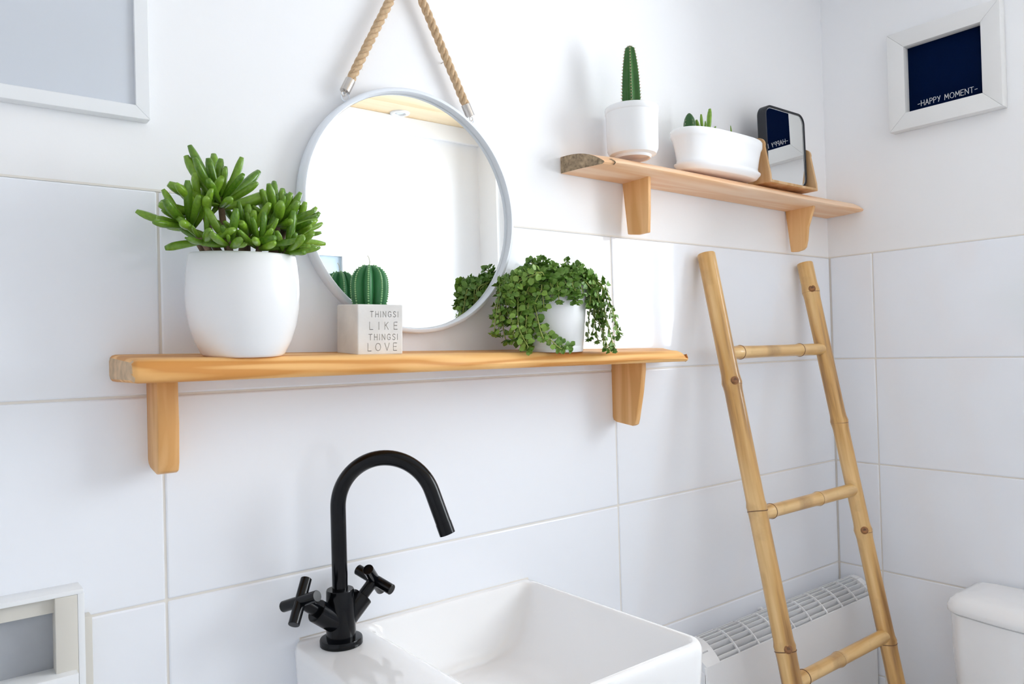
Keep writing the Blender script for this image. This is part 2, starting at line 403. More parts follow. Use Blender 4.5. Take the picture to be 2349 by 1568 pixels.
# window in the right wall (behind the camera, seen in the mirror and in the tile glaze)
win = thing('window_1', 'white framed casement window over the toilet', 'window', (XR, (WY0 + WY1) / 2, WZ0)); del win['category']; struct(win)
xa, xb = XR + .06, XR + .11
f = .05
box('window_frame', (xa, WY0, WZ0), (xb, WY0 + f, WZ1), PLASTIC, win, .004)
box('window_frame', (xa, WY1 - f, WZ0), (xb, WY1, WZ1), PLASTIC, win, .004)
box('window_frame', (xa, WY0 + f, WZ0), (xb, WY1 - f, WZ0 + f), PLASTIC, win, .004)
box('window_frame', (xa, WY0 + f, WZ1 - f), (xb, WY1 - f, WZ1), PLASTIC, win, .004)
ym = -1.20
box('mullion', (xa, ym - .035, WZ0 + f), (xb, ym + .035, WZ1 - f), PLASTIC, win, .004)
box('mullion', (xa, -.755, WZ0 + f), (xb, -.715, WZ1 - f), PLASTIC, win, .004)
box('pane', (xa + .02, WY0 + f, WZ0 + f), (xa + .026, ym - .035, WZ1 - f), GLASS, win)
box('pane', (xa + .02, ym + .035, WZ0 + f), (xa + .026, -.755, WZ1 - f), GLASS, win)
box('pane', (xa + .02, -.715, WZ0 + f), (xa + .026, WY1 - f, WZ1 - f), GLASS, win)
box('window_sill', (XR - .012, WY0, WZ0 - .004), (xa, WY1, WZ0 + .012), PLASTIC, win, .004)

# ------------------------------------------------------------------ lower pine shelf
TILT = .058
def s1top(x, y): return 1.3185 - .0118 * x + TILT * y
def s1bot(x): return 1.2775 - .004 * x
sh = thing('wall_shelf', 'honey pine wall shelf under the round mirror, with a rounded front edge', 'shelf', (.8, -.07, 1.275))
XS = [.214, .2153, .2180, .2225] + [.2225 + (1.388 - .2225) * k / 57 for k in range(1, 57)] + [1.388, 1.3915, 1.394, 1.395]
loops = []; nx = len(XS) - 1
for i in range(nx + 1):
    u = i / nx
    e = 0.0
    X = XS[i]; u = (X - .214) / (1.395 - .214)
    # live edge front depth and slanted right-hand end
    D = .143 + .0035 * math.sin(X * 5.1 + .6) + .002 * math.sin(X * 13)
    lo = []
    zb = s1bot(X); prof = []
    bev = .010 + .012 * u          # the top front edge is shaved off more and more towards the thin end
    inset = 0.0
    if i < 4: inset = (.010, .0045, .0015, 0.0003)[i]
    if i > nx - 4: inset = (.010, .0045, .0015, .0003)[nx - i]
    def pt(yv, zv): prof.append((yv, zv))
    zt0 = s1top(X, 0)
    yb_, yf_ = 0.0, -D + inset
    zt_f = s1top(X, -D)
    pt(yb_, zb + inset); pt(-D * .4, zb + inset)
    pt(yf_ + .009, zb + inset); pt(yf_ + .004, zb + inset + .0015); pt(yf_ + .001, zb + inset + .006)
    tipw = max(0.0, (X - 1.33) / .065) ** 2
    zt_f -= .010 * tipw
    hh = (zt_f - zb)
    pt(yf_, zb + hh * (.42 - .15 * u)); pt(yf_ + .001 + .004 * u, zb + hh * (.62 - .12 * u)); pt(yf_ + bev * .35, zt_f - .004 - .004 * u - inset * .5); pt(yf_ + bev * .75, zt_f - .0012 - inset)
    pt(yf_ + bev * 1.3, s1top(X, yf_ + bev * 1.3) - inset - .008 * tipw); pt(-D * .5, s1top(X, -D * .5) - inset - .004 * tipw); pt(yb_, zt0 - inset)
    loop = []
    for (yv, zv) in prof:
        # shear the end so that the right-hand cut runs back to the wall at a slant
        k = max(0, (X - 1.15) / .245); xx = X + (yv / .143) * .09 * k * k
        loop.append(Vector((xx, yv + .002, zv)))
    loops.append(loop)
sv = loft(loops)
board = mk('board', sv, PINE, sh, True, 40, world=True)
board.data.materials.append(ENDG2)
for p in board.data.polygons:
    if abs(p.normal.x) > .8 and p.center.x < -.5: p.material_index = 1
def bracket(parent, x0, x1, dt, db, zt, zb, mat, back_lean=0.0, r=.004):
    """wedge bracket: side profile in YZ extruded along X"""
    pr = [(0, zt), (0, zb + .012), (-.004, zb + .004), (-.012 if db > .04 else -.006, zb), (-db + .012, zb - .006), (-db + .004, zb - .003), (-db, zb + .008), (-(dt + db) / 2 - .003, (zt + zb) / 2), (-dt, zt - .02), (-dt, zt)]
    lo = [[Vector((x, y_ + .002, z_)) for y_, z_ in pr] for x in (x0, x1)]
    vf = bevelled(loft(lo), .0022, 2, 40)
    return mk('bracket', vf, mat, parent, True, 35, world=True)
bracket(sh, .262, .2905, .062, .060, s1bot(.27) + .004, 1.152, BRK)
bracket(sh, 1.214, 1.228, .092, .071, s1bot(1.2) + .004, 1.142, BRK)

# ------------------------------------------------------------------ upper shelf
us = thing('wall_shelf', 'pale pine wall shelf in the corner with a dark weathered end', 'shelf', (1.6, -.06, 1.68))
TOP2 = 1.712
loops = []
for i in range(41):
    u = i / 40; X = 1.082 + (XR - .003 - 1.082) * u
    zb = 1.6775 - .006 * u; D = .112 + .003 * math.sin(X * 6) - .0
    cut = .02 * max(0, 1 - u * 14)        # left end: front corner cut back
    D -= cut * .6
    tf = zb + .010 + .003 * math.sin(X * 4)
    pr = [(0, zb), (-D * .5, zb + .001), (-D + .004, zb + .004), (-D, zb + .0075)]
    for v_ in (.985, .95, .89, .81, .71, .60, .48, .34, .18): pr.append((-D * v_, zb + .009 + (TOP2 - zb - .009) * (1 - v_ ** 3.6)))
    pr.append((0, TOP2))
    ins = .003 if i in (0, 40) else 0
    loops.append([Vector((X + (-.012 + .012 * abs(yv) / .11 * -1 + .012) * (1 - u) * 0 + (.035 * (abs(yv) / .11) ** 2 if i == 0 else (.030 * (abs(yv) / .11) ** 2 if i == 1 else 0)), yv + .002, zv)) for yv, zv in pr])
ub = mk('board', loft(loops), PINE2, us, True, 40, world=True)
ub.data.materials.append(ENDG)
for p in ub.data.polygons:
    if abs(p.normal.x) > .5 and p.center.x < -.4: p.material_index = 1
def ubracket(x0, x1, pr, mat):
    lo = [[Vector((x, y_, z_)) for y_, z_ in pr] for x in (x0, x1)]
    mk('bracket', bevelled(loft(lo), .0015, 2, 40), mat, us, True, 35, world=True)
ubracket(1.268, 1.277, [(.003, 1.684), (-.010, 1.560), (-.040, 1.5555), (-.070, 1.5565), (-.073, 1.60), (-.076, 1.686)], BRK)
ubracket(1.920, 1.931, [(.003, 1.684), (-.012, 1.5575), (-.030, 1.5565), (-.048, 1.560), (-.055, 1.566), (-.060, 1.585), (-.064, 1.62), (-.075, 1.65), (-.082, 1.67), (-.083, 1.684)], BRK)

# ------------------------------------------------------------------ round mirror on a rope
MC = Vector((.712, 0, 1.560)); MR = .219
mir = thing('round_mirror', 'round wall mirror in a thin white metal frame, hung from a jute rope', 'mirror', (MC.x, 0, MC.z - MR))
def ringprof(prof, n=96):
    V, Fs = [], []; m = len(prof)
    for k in range(n):
        a = 2 * math.pi * k / n
        for (r, yv) in prof: V.append((MC.x + r * math.cos(a), yv, MC.z + r * math.sin(a)))
    for k in range(n):
        k2 = (k + 1) % n
        for j in range(m):
            j2 = (j + 1) % m; Fs.append((k * m + j, k * m + j2, k2 * m + j2, k2 * m + j))
    return V, Fs
mk('frame', ringprof([(MR - .002, 0), (MR, -.003), (MR, -.022), (MR - .002, -.025), (MR - .007, -.026), (MR - .0085, -.024), (MR - .0095, -.014), (MR - .0095, 0)]), WHITEM, mir, True, 50, world=True)
V = [(MC.x + (MR - .0098) * math.cos(2 * math.pi * k / 96), -.0135, MC.z + (MR - .0098) * math.sin(2 * math.pi * k / 96)) for k in range(96)]
V2 = [(a, -.006, c) for a, b, c in V]
mk('mirror_glass', loft([[Vector(v) for v in V], [Vector(v) for v in V2]]), MIRROR, mir, False, world=True)
HOOK = Vector((.709, -.015, 2.005))
def rope(A, B, turns):
    parts = []; N = 150; d = (B - A); L = d.length; d.normalize(); ref = Vector((0, 1, 0)); a = (ref - d * ref.dot(d)).normalized(); b = d.cross(a)
    for s in range(3):
        P = []
        for i in range(N):
            u = i / (N - 1); an = 2 * math.pi * (turns * u + s / 3); P.append(A + d * L * u + (a * math.cos(an) + b * math.sin(an)) * .0042)
        parts.append(tube(P, .0043, 7))
    # loose fibres
    rr = random.Random(int(turns * 10))
    for i in range(46):
        u = rr.random(); p = A + d * L * u; v = Vector((rr.uniform(-1, 1), rr.uniform(-1, .4), rr.uniform(-1, 1))).normalized()
        p1 = p + v * .006; p2 = p1 + v * rr.uniform(.002, .006) + d * rr.uniform(-.004, .004); parts.append(tube([p1, (p1 + p2) / 2 + d * .001, p2], .00018, 3, False))
    return merge(*parts)
for (E_, ex, ey) in ((Vector((.5865, -.015, 1.7665)), .5745, 1.7355), (Vector((.8315, -.015, 1.7675)), .846, 1.7375)):
    d = (HOOK - E_).normalized()
    mk('rope', rope(E_ - d * .004, HOOK + d * .004, 6.5), JUTE, mir, True, world=True)
    mk('ferrule', tube([E_ - d * .016, E_ - d * .0155, E_ - d * .001, E_ + d * .008], .0088, 20), STEEL, mir, True, 40, world=True)
    q = E_ - d * .0205
    mk('swivel', merge(ring(q, (0, 1, .2), .0038, .0011, 20, 6), tube([E_ - d * .0165, E_ - d * .014], .002, 8)), STEEL, mir, True, world=True)
    rc = (MC + (q - MC) * 0)  # loop welded to the frame
    dirv = Vector((q.x - MC.x, 0, q.z - MC.z)).normalized()
    lc = Vector((MC.x, -.014, MC.z)) + dirv * (MR + .007)
    mk('hanging_loop', ring(lc, (0, 1, 0), .0075, .0012, 24, 6), WHITEM, mir, True, world=True)
hk = thing('wall_hook', 'small steel hook holding the mirror rope on the wall', 'hook', (HOOK.x, 0, HOOK.z))
mk('peg', merge(tube([(HOOK.x, .006, HOOK.z - .002), (HOOK.x, -.02, HOOK.z - .002), (HOOK.x, -.026, HOOK.z + .002), (HOOK.x, -.028, HOOK.z + .012)], .0028, 10)), STEEL, hk, True, world=True)
mk('hook_plate', tube([(HOOK.x, .005, HOOK.z), (HOOK.x, -.002, HOOK.z)], .010, 20), STEEL, hk, True, 40, world=True)

nl = mk('wall_nail', tube([(.788, .006, 1.850), (.788, -.008, 1.8505), (.788, -.0085, 1.8505)], lambda u: .0011 if u < .9 else .0022, 8), STEEL, None, True, 40)
tag(nl, 'tiny dark nail in the plaster beside the mirror rope', 'nail')

# ------------------------------------------------------------------ succulent in the big white pot
rnd = random.Random(11)
def pot_prof(outer, t, top_in):
    """outer: list of (r,z) from the foot to the rim; add an inner wall down to top_in"""
    rt, zt = outer[-1]
    pr = [(0, outer[0][1])] + outer + [(rt - t * .3, zt + .0012), (rt - t * .8, zt + .0008), (rt - t, zt - .002)]
    pr += [(rt - t, zt - top_in), (0, zt - top_in)]
    return pr
sx, sy = .3735, -.088
PT = thing('potted_succulent', 'finger-leaved green succulent in a large glossy white pot with bulging sides', 'potted plant', (sx, sy, s1top(sx, sy) - .0003), (.055, 0, 0))
prof = [(.050, 0), (.0535, .0004), (.0575, .004), (.0665, .022), (.0735, .045), (.0775, .070), (.0785, .090), (.0775, .112), (.0755, .130), (.0735, .1425), (.0730, .1445)]
mk('pot', lathe(pot_prof(prof, .005, .016), 72), GLAZE, PT, True, 45)
mk('soil', lathe([(0, .127), (.03, .131), (.055, .129), (.0682, .1275), (.0682, .1265), (0, .1265)], 36), SOIL, PT, True)
def finger(curve, fat, tip):
    """leaf of unit length along +Z, tube-shaped with a blunt spoon tip, bending towards +X"""
    P, rr = [], []; n = 11
    for i in range(n):
        u = i / (n - 1); P.append(Vector((curve * u * u, 0, u)))
    def rad(u): return fat * (.55 + .75 * math.sin(min(1, u * 1.15) * math.pi * .62)) * (1 if u < .9 else (.86 if u < .97 else .55))
    v, f_ = tube(P, rad, 9, True)
    v = [Vector((q.x, q.y * 1.15, q.z)) for q in v]
    if tip:  # hollow the end like a little trumpet
        c = sum((v[-9 + k] for k in range(9)), Vector()) / 9; f_ = f_[:-1]; i0 = len(v) - 9; v.append(c - Vector((0, 0, .05)))
        f_ += [(i0 + k, i0 + (k + 1) % 9, len(v) - 1) for k in range(9)]
    me = mesh('leaf', v, f_); me.materials.append(SUCC)
    for p in me.polygons: p.use_smooth = True
    return me
LM = [finger(.10, .068, False), finger(.20, .062, False), finger(-.10, .078, True), finger(.05, .066, True), finger(.26, .080, False), finger(.14, .092, False)]
base_top = .128
heads = [  # centre, axis, leaves, length, stem root
 ((-.036, -.014, .080), (-.10, -.25, 1), 20, .074, (-.012, .0)), ((-.080, -.012, .042), (-.88, -.30, .36), 15, .060, (-.02, .0)),
 ((-.056, -.004, .064), (-.55, -.1, .8), 11, .062, (-.016, .004)),
 ((.042, -.024, .058), (.16, -.25, 1), 20, .056, (.022, -.01)), ((.074, .004, .044), (.78, -.1, .60), 13, .058, (.026, .0)),
 ((-.036, -.050, .016), (-.50, -.75, .42), 12, .052, (-.015, -.02)), ((.006, -.050, .018), (.0, -.75, .65), 12, .058, (.004, -.02)),
 ((.046, -.046, .012), (.5, -.7, .5), 11, .054, (.025, -.015)), ((.010, .024, .046), (.1, .2, 1), 9, .048, (0, .012)), ((-.004, -.030, .030), (-.1, -.5, .85), 12, .058, (0, -.008)),
 ((-.066, -.038, .018), (-.82, -.5, .22), 9, .052, (-.02, -.01)), ((.064, -.026, .012), (.85, -.35, .35), 8, .050, (.028, -.006)),
 ((.058, -.010, .050), (.5, -.3, .8), 8, .052, (.024, -.004)),
]
nleaf = 0
for (c, ax, nl, ln, rt) in heads:
    c = Vector(c) + Vector((0, 0, base_top + .012)); A = Vector((rt[0], rt[1], base_top - .004)); mid = (A + c) / 2 + Vector((rt[0] * .3, rt[1] * .3, -.006))
    axv = Vector(ax).normalized()
    P = [A, A * .6 + mid * .4, mid, mid * .45 + c * .55, c, c + axv * .012]
    mk('stem', tube(P, lambda u: .0065 - .003 * u, 8), BARK, PT, True)
    B = basis(axv)
    for k in range(nl):
        u = (k + .5) / nl; az = k * 2.39996 + rnd.uniform(-.25, .25); sp = math.radians(8 + 74 * (1 - u) ** .8) + rnd.uniform(-.12, .12)
        d = B @ Vector((math.sin(sp) * math.cos(az), math.sin(sp) * math.sin(az), math.cos(sp)))
        if d.z < -.15: d.z = -.15 + .1 * rnd.random(); d.normalize()
        base = c + axv * (.016 * u - .012) + d * .002
        L_ = ln * rnd.uniform(.72, 1.08) * (1 if u < .75 else .62 + .2 * rnd.random())
        tipw = base + d * L_
        if sy + tipw.y > .070 and False: continue
        if tipw.y > .074: d.y -= (tipw.y - .074) / L_; d.normalize()
        if math.hypot(tipw.x, tipw.y) > .06 and tipw.z < .150: d.z += (.152 - tipw.z) / L_; d.normalize()
        # bend upwards: local +X of the leaf points up-ish
        Mx = basis(d, (0, 0, 1) if abs(d.z) < .95 else (1, 0, 0))
        me = LM[rnd.choice((0, 0, 1, 1, 2, 3, 4, 5, 5))]
        o = bpy.data.objects.new('leaf', me); COL.objects.link(o); o.parent = PT
        sc = L_; wd = .058 * rnd.uniform(.82, 1.12) / .058
        wk = rnd.uniform(.85, 1.1) * (.056 / max(.034, L_)) ** .35
        o.matrix_local = Matrix.Translation(base) @ Mx.to_4x4() @ Matrix.Diagonal((sc * wk, sc * wk, sc, 1))
        nleaf += 1

# ------------------------------------------------------------------ cactus candle in the lettered concrete cube
cx, cy = .548, -.100
S = .080; ca = math.radians(-2)
ctr = Vector((cx, cy, 0)) + Vector((S / 2 * math.cos(ca) - S / 2 * math.sin(ca), S / 2 * math.sin(ca) + S / 2 * math.cos(ca), 0))
cc = thing('cactus_candle', 'green cactus-shaped candle in a concrete cube carved with four lines of letters', 'candle', (ctr.x, ctr.y, s1top(ctr.x, ctr.y) - .0003), (.055, 0, ca))
h = S / 2
cube = merge()
lo = [rrect(-h, h, -h, h, .003, z_, 3) for z_ in (0.0,)]
loopz = [rrect(-h + .0006, h - .0006, -h + .0006, h - .0006, .002, 0, 3), rrect(-h, h, -h, h, .002, .0015, 3), rrect(-h, h, -h, h, .002, S - .0015, 3), rrect(-h + .001, h - .001, -h + .001, h - .001, .002, S, 3),
         rrect(-h + .009, h - .009, -h + .009, h - .009, .004, S, 3), rrect(-h + .009, h - .009, -h + .009, h - .009, .004, S - .012, 3)]
cube_o = mk('concrete_cube', loft(loopz), CONC, cc, False)
for txt, z_, hh_, xa_, xb_ in (('THINGSI', .0600, .0088, -.018, .0315), ('LIKE', .0400, .0118, -.019, .0300), ('THINGSI', .0232, .0092, -.0205, .0305), ('LOVE', .0058, .0122, -.0220, .0290)):
    v, f_ = lettering(txt, hh_, 0, .0010, .0042, xb_ - xa_)
    carve(cube_o, [([Vector(q) + Vector((xa_, -h, z_)) for q in v], f_)])
    v, f_ = lettering(txt, hh_, 0, .0009, .00015, xb_ - xa_)
    mk('carved_line', ([Vector(q) + Vector((xa_, -h + .0042, z_)) for q in v], f_), CONC, cc)      # the floor of the groove
RB = 8
def ribr(a, z): return 1 - .40 * (1 - abs(math.sin(RB * (a + .12) / 2))) ** 1.1
cz0 = S - .012; CH = .0775
def cand(u):
    t_ = (u - .52) / .48
    return .0300 * max(.03, 1 - abs(t_) ** 2.5) ** .46 if t_ > 0 else .0300 * (1 - .20 * abs(t_) ** 2)
pr = [(0, cz0)] + [(cand(i / 40), cz0 + CH * i / 40) for i in range(40)] + [(.0035, cz0 + CH * .993), (0, cz0 + CH * .988)]
mk('cactus_wax', lathe(pr, 162, ribr), CANDLE, cc, True)
parts = []
ico = bmesh.new(); bmesh.ops.create_icosphere(ico, subdivisions=1, radius=1); IV = [v.co.copy() for v in ico.verts]; IF = [tuple(v.index for v in f_.verts) for f_ in ico.faces]; ico.free()
for k in range(RB):
    a = 2 * math.pi * (k + .5) / RB - .12
    for i in range(19):
        u = .17 + .81 * (i / 18) ** .9; r_ = cand(u) * 1.005
        parts.append(([v * .0017 + Vector((r_ * math.cos(a), r_ * math.sin(a), cz0 + CH * u)) for v in IV], IF))
b_ = mk('wax_beads', merge(*parts), BEADM, cc, True); b_['kind'] = 'stuff'
mk('wick', tube([(0, 0, cz0 + CH - .003), (.0005, 0, cz0 + CH + .006), (-.001, 0, cz0 + CH + .011), (-.0035, 0, cz0 + CH + .015)], .0007, 6), WICK, cc, True)

# ------------------------------------------------------------------ trailing plant
tx, ty = .968, -.082
TP = thing('potted_trailing_plant', 'small-leaved trailing plant spilling over a plain white straight-sided pot', 'potted plant', (tx, ty, s1top(tx, ty) - .0003), (.050, 0, 0))
prof = [(.056, 0), (.0600, .0006), (.0612, .002), (.0617, .0115), (.0614, .0122), (.0618, .013), (.0655, .080), (.0675, .1345)]
mk('pot', lathe(pot_prof(prof, .0035, .012), 64), PLASTIC, TP, True, 40)
mk('soil', lathe([(0, .125), (.03, .127), (.0636, .1235), (.0636, .1225), (0, .1225)], 32), SOIL, TP, True)
rnd = random.Random(23)
def leaf_mesh(cup):
    V, Fs = [(0, 0, 0)], []; n = 10
    for k in range(n):
        a = 2 * math.pi * k / n; r = .5 * (1 + .07 * math.cos(5 * a)); x_ = .5 + r * math.cos(a); y_ = r * math.sin(a) * .86
        V.append((x_, y_, cup * (y_ * y_ * 1.8 - .25 * (x_ - .2) ** 2)))
    V[0] = (.5, 0, -.05 * cup)
    V.append((-.22, 0, 0))
    Fs = [(0, 1 + k, 1 + (k + 1) % n) for k in range(n)]
    Fs.append((1 + n // 2, n + 1, n // 2))
    return V, Fs
LV = [leaf_mesh(.5), leaf_mesh(.9), leaf_mesh(.15)]
LMESH = []
for vf in LV:
    me = mesh('leaf', *vf); me.materials.append(TRAIL)
    for p in me.polygons: p.use_smooth = True
    LMESH.append(me)
leaves, stems = [], []
def add_leaf(p, d, up, s):
    leaves.append((Vector(p), Vector(d).normalized(), Vector(up), s))
def rosette(p, t, s, n):
    B = basis(t)
    for k in range(n):
        a = k * 2.4 + rnd.random(); sp = math.radians(35 + 45 * k / n); d = B @ Vector((math.sin(sp) * math.cos(a), math.sin(sp) * math.sin(a), math.cos(sp)))
        add_leaf(p, d, t, s * rnd.uniform(.6, 1.0))
def run_stem(P, step, s0, s1, dens=2):
    P = [Vector(p) for p in P]
    # resample
    out = [P[0]]
    for a, b in zip(P, P[1:]):
        m = max(1, int((b - a).length / .004))
        for i in range(1, m + 1): out.append(a.lerp(b, i / m))
    sm = out[:]
    for _ in range(3): sm = [sm[0]] + [(sm[i - 1] + sm[i] * 2 + sm[i + 1]) / 4 for i in range(1, len(sm) - 1)] + [sm[-1]]
    for i in range(1, len(sm)):     # keep clear of the pot
        q = sm[i]; r_ = math.hypot(q.x, q.y); lim = .072
        if q.x < -.02 and q.y > .040: q.y = .040
        if q.z < .138 and r_ < lim: sm[i] = Vector((q.x * lim / max(r_, .001), q.y * lim / max(r_, .001), q.z))
    stems.append((sm, rnd.uniform(.0007, .0011)))
    L = 0; k = 0
    for i in range(1, len(sm)):
        L += (sm[i] - sm[i - 1]).length
        if L >= step:
            L = 0; t = (sm[i] - sm[i - 1]).normalized(); B = basis(t); u = i / len(sm); az = k * math.pi / 2 + rnd.uniform(-.4, .4); k += 1
            for w in range(dens):
                a = az + 2 * math.pi * w / dens; d = B @ Vector((math.cos(a), math.sin(a), .45)); d.z += .2
                s = (s0 + (s1 - s0) * u) * rnd.uniform(.75, 1.15)
                rad = Vector((sm[i].x, sm[i].y, 0)).normalized()
                if t.z < -.3: d = d - rad * d.dot(rad) * .75; up = rad + Vector((rnd.uniform(-.4, .4), rnd.uniform(-.5, .1), .45))
                else: up = Vector((rnd.uniform(-.8, .3), rnd.uniform(-1.1, .1), .75))
                d.normalize()
                add_leaf(sm[i] + d * .001, d, up, s)
    rosette(sm[-1], (sm[-1] - sm[-3]).normalized(), s1, 6)
ZR = .1345
for k in range(58):      # mound
    a = rnd.uniform(0, 2 * math.pi); r0 = rnd.uniform(0, .045); r1 = r0 + rnd.uniform(.015, .038); hgt = rnd.uniform(.008, .034) * (1.1 - .35 * r1 / .07)
    if rnd.random() < .12: hgt += .014
    ca_, sa_ = math.cos(a), math.sin(a)
    run_stem([(r0 * ca_, r0 * sa_, ZR - .01), ((r0 + r1) / 2 * ca_, (r0 + r1) / 2 * sa_, ZR + hgt * .8), (r1 * ca_, r1 * sa_, ZR + hgt)], .0075, .0125, .0105)
def wander(adeg, out, drop, n=1, s0=.0140, s1=.0115, step=.0088, spread=8):
    '''a stem that comes over the rim and hangs, drifting sideways as it goes'''
    for j in range(n):
        a = math.radians(adeg + rnd.uniform(-spread, spread)); ca_, sa_ = math.cos(a), math.sin(a); e = .075 + out * rnd.uniform(.3, 1.25); dr = drop * rnd.uniform(.7, 1.05)
        P = [Vector((.045 * ca_, .045 * sa_, ZR - .004)), Vector((.064 * ca_, .064 * sa_, ZR + rnd.uniform(.008, .018))), Vector((e * ca_, e * sa_, ZR - rnd.uniform(.002, .014)))]
        q = P[-1].copy(); z_ = q.z; m = max(2, int(dr / .014)); vx, vy = rnd.uniform(-.003, .003), rnd.uniform(-.003, .001)
        for k in range(m):
            vx += rnd.uniform(-.0035, .0035); vy += rnd.uniform(-.003, .002); q = q + Vector((vx, vy, -dr / m)); q.z = max(.008, q.z); P.append(q.copy())
        run_stem(P, step, s0, s1)
# angles in the pot's own frame: 0 = along the wall towards the corner, 180 = towards the cube, 270 = out from the wall
for a in range(150, 345, 10): wander(a, .006, .012 if 215 < a < 300 else .026, 1)
wander(150, .030, .060, 5); wander(164, .030, .098, 5); wander(177, .026, .118, 5); wander(189, .014, .124, 4); wander(199, .008, .116, 3, spread=5); wander(211, .004, .045, 2, spread=4)
wander(236, .004, .022, 2); wander(258, .004, .028, 3)
wander(300, .010, .040, 3); wander(314, .020, .120, 4, spread=6); wander(328, .022, .124, 4); wander(342, .024, .07, 4); wander(0, .02, .04, 4)
for k in range(6): run_stem([(-.05, -.01 - .006 * k, ZR), (-.075, -.012 * k, ZR + .014), (-.098, -.004 * k, ZR + rnd.uniform(-.008, .012)), (-.112, .004 - .004 * k, ZR - .016 - .004 * k)], .0075, .0135, .0115)
parts = [tube(P, r_, 4, False) for P, r_ in stems]
mk('stem_tangle', merge(*parts), VINE, TP, True)['kind'] = 'stuff'
# keep the leaves in front of the wall
def leaf_matrix(l):
    p, d, up, s = l
    u_ = (up - d * up.dot(d))
    if u_.length < .05: u_ = Vector((1, 0, 0)) - d * d.x
    u_.normalize(); side = u_.cross(d)
    return Matrix.Translation(p + d * s * .2) @ Matrix((d, side, u_)).transposed().to_4x4() @ Matrix.Diagonal((s, s, s, 1))
leaves = [l for l in leaves if l[0].y + l[1].y * l[3] * 1.2 < .062 or l[0].z > .12 and l[0].y < .064]
leaves = [l for l in leaves if l[0].x > -.02 or l[0].y + max(0, l[1].y) * l[3] * 1.3 < .050]
camdir = Vector((-.66, -.75, 0))
leaves.sort(key=lambda l: -(l[0].dot(camdir) + l[3] * 2 + .25 * abs(l[0].x)))
rest = []
for i, l in enumerate(leaves):
    M = leaf_matrix(l); j = rnd.randrange(3)
    if i < 300:
        o = bpy.data.objects.new('leaf', LMESH[j]); COL.objects.link(o); o.parent = TP; o.matrix_local = M
    else: rest.append(xf(LV[j], M))
mk('foliage', merge(*rest), TRAIL, TP, True)['kind'] = 'stuff'

# ------------------------------------------------------------------ column cactus on the upper shelf
kx, ky = 1.225, -.072
KP = thing('potted_column_cactus', 'single tall spiny column cactus in a round white pot', 'potted plant', (kx, ky, TOP2 - .0005), (0, 0, .25))
prof = [(.036, .001), (.0375, 0), (.039, .0015), (.0405, .005), (.050, .008), (.0545, .018), (.0552, .030), (.0562, .096), (.0568, .0965), (.0575, .098), (.0578, .106), (.0570, .109)]
pp = [(0, .006), (.032, .006), (.034, .001)] + prof
rt, zt = prof[-1]
pp += [(rt - .002, zt + .001), (rt - .005, zt - .002), (rt - .005, zt - .018), (0, zt - .018)]
mk('pot', lathe(pp, 64), GLAZE, KP, True, 40)
mk('soil', lathe([(0, .0945), (.03, .0955), (.0518, .093), (.0518, .0915), (0, .0915)], 32), SOIL, KP, True)
CN = 6
def crib(a, z): return 1 - .36 * (.5 + .5 * math.cos(CN * a)) ** .75 + .03 * math.sin(z * 900) * (.5 - .5 * math.cos(CN * a)) ** 3
ch = .152; cb = .093
def cr(u): return .0232 * (1.0 - .10 * u - .50 * u ** 3.2) * (1 if u < .96 else (1 - (u - .96) / .055))
pr = [(0, cb)] + [(max(.0015, cr(i / 90)), cb + ch * i / 90) for i in range(91)] + [(0, cb + ch * 1.005)]
mk('cactus_body', lathe(pr, 72, crib), CACT, KP, True)
parts = []
for k in range(CN):
    a = 2 * math.pi * (k + .5) / CN
    for i in range(22):
        u = .06 + .93 * i / 21; r_ = cr(u) * 1.01; p = Vector((r_ * math.cos(a), r_ * math.sin(a), cb + ch * u)); d = Vector((math.cos(a), math.sin(a), .25))
        parts.append(([v * .0012 + p for v in IV], IF))
        for w in (-.7, 0, .7):
            dd = Vector((math.cos(a + w), math.sin(a + w), .3 + .3 * w)); parts.append(tube([p, p + dd * .0017, p + dd * .0034], lambda u_: .0004 * (1.05 - u_), 4))
mk('spines', merge(*parts), SPINE, KP, True)['kind'] = 'stuff'

# ------------------------------------------------------------------ trough planter
px_, py_ = 1.532, -.066
PL = thing('trough_planter', 'long white glazed trough planter on its saucer with three tiny succulents', 'planter', (px_, py_, TOP2 - .0005))
def stad(hx, hy, z_, n_=3.2):
    out = []
    for k in range(56):
        a = 2 * math.pi * k / 56; c_, s_ = math.cos(a), math.sin(a)
        out.append(Vector((hx * math.copysign(abs(c_) ** (2 / n_), c_), hy * math.copysign(abs(s_) ** (2 / 2.5), s_), z_)))
    return out
mk('saucer', loft([stad(.128, .036, .0), stad(.134, .040, .0015), stad(.140, .045, .008), stad(.1435, .0485, .012), stad(.144, .049, .015), stad(.142, .047, .0155), stad(.135, .041, .008), stad(.10, .03, .007)]), GLAZE, PL, True, 50)
mk('trough', loft([stad(.125, .036, .0072), stad(.132, .041, .010), stad(.137, .044, .016), stad(.1375, .0445, .022), stad(.136, .0435, .024), stad(.141, .0465, .050), stad(.146, .050, .070), stad(.1485, .0520, .0745), stad(.1505, .0535, .078), stad(.151, .054, .090), stad(.1495, .0525, .093), stad(.146, .049, .092), stad(.144, .047, .086), stad(.143, .046, .070)]), GLAZE, PL, True, 50)
mk('soil', loft([stad(.1425, .0455, .070), stad(.1425, .0455, .0745), stad(.09, .03, .076)]), SOIL, PL, True)
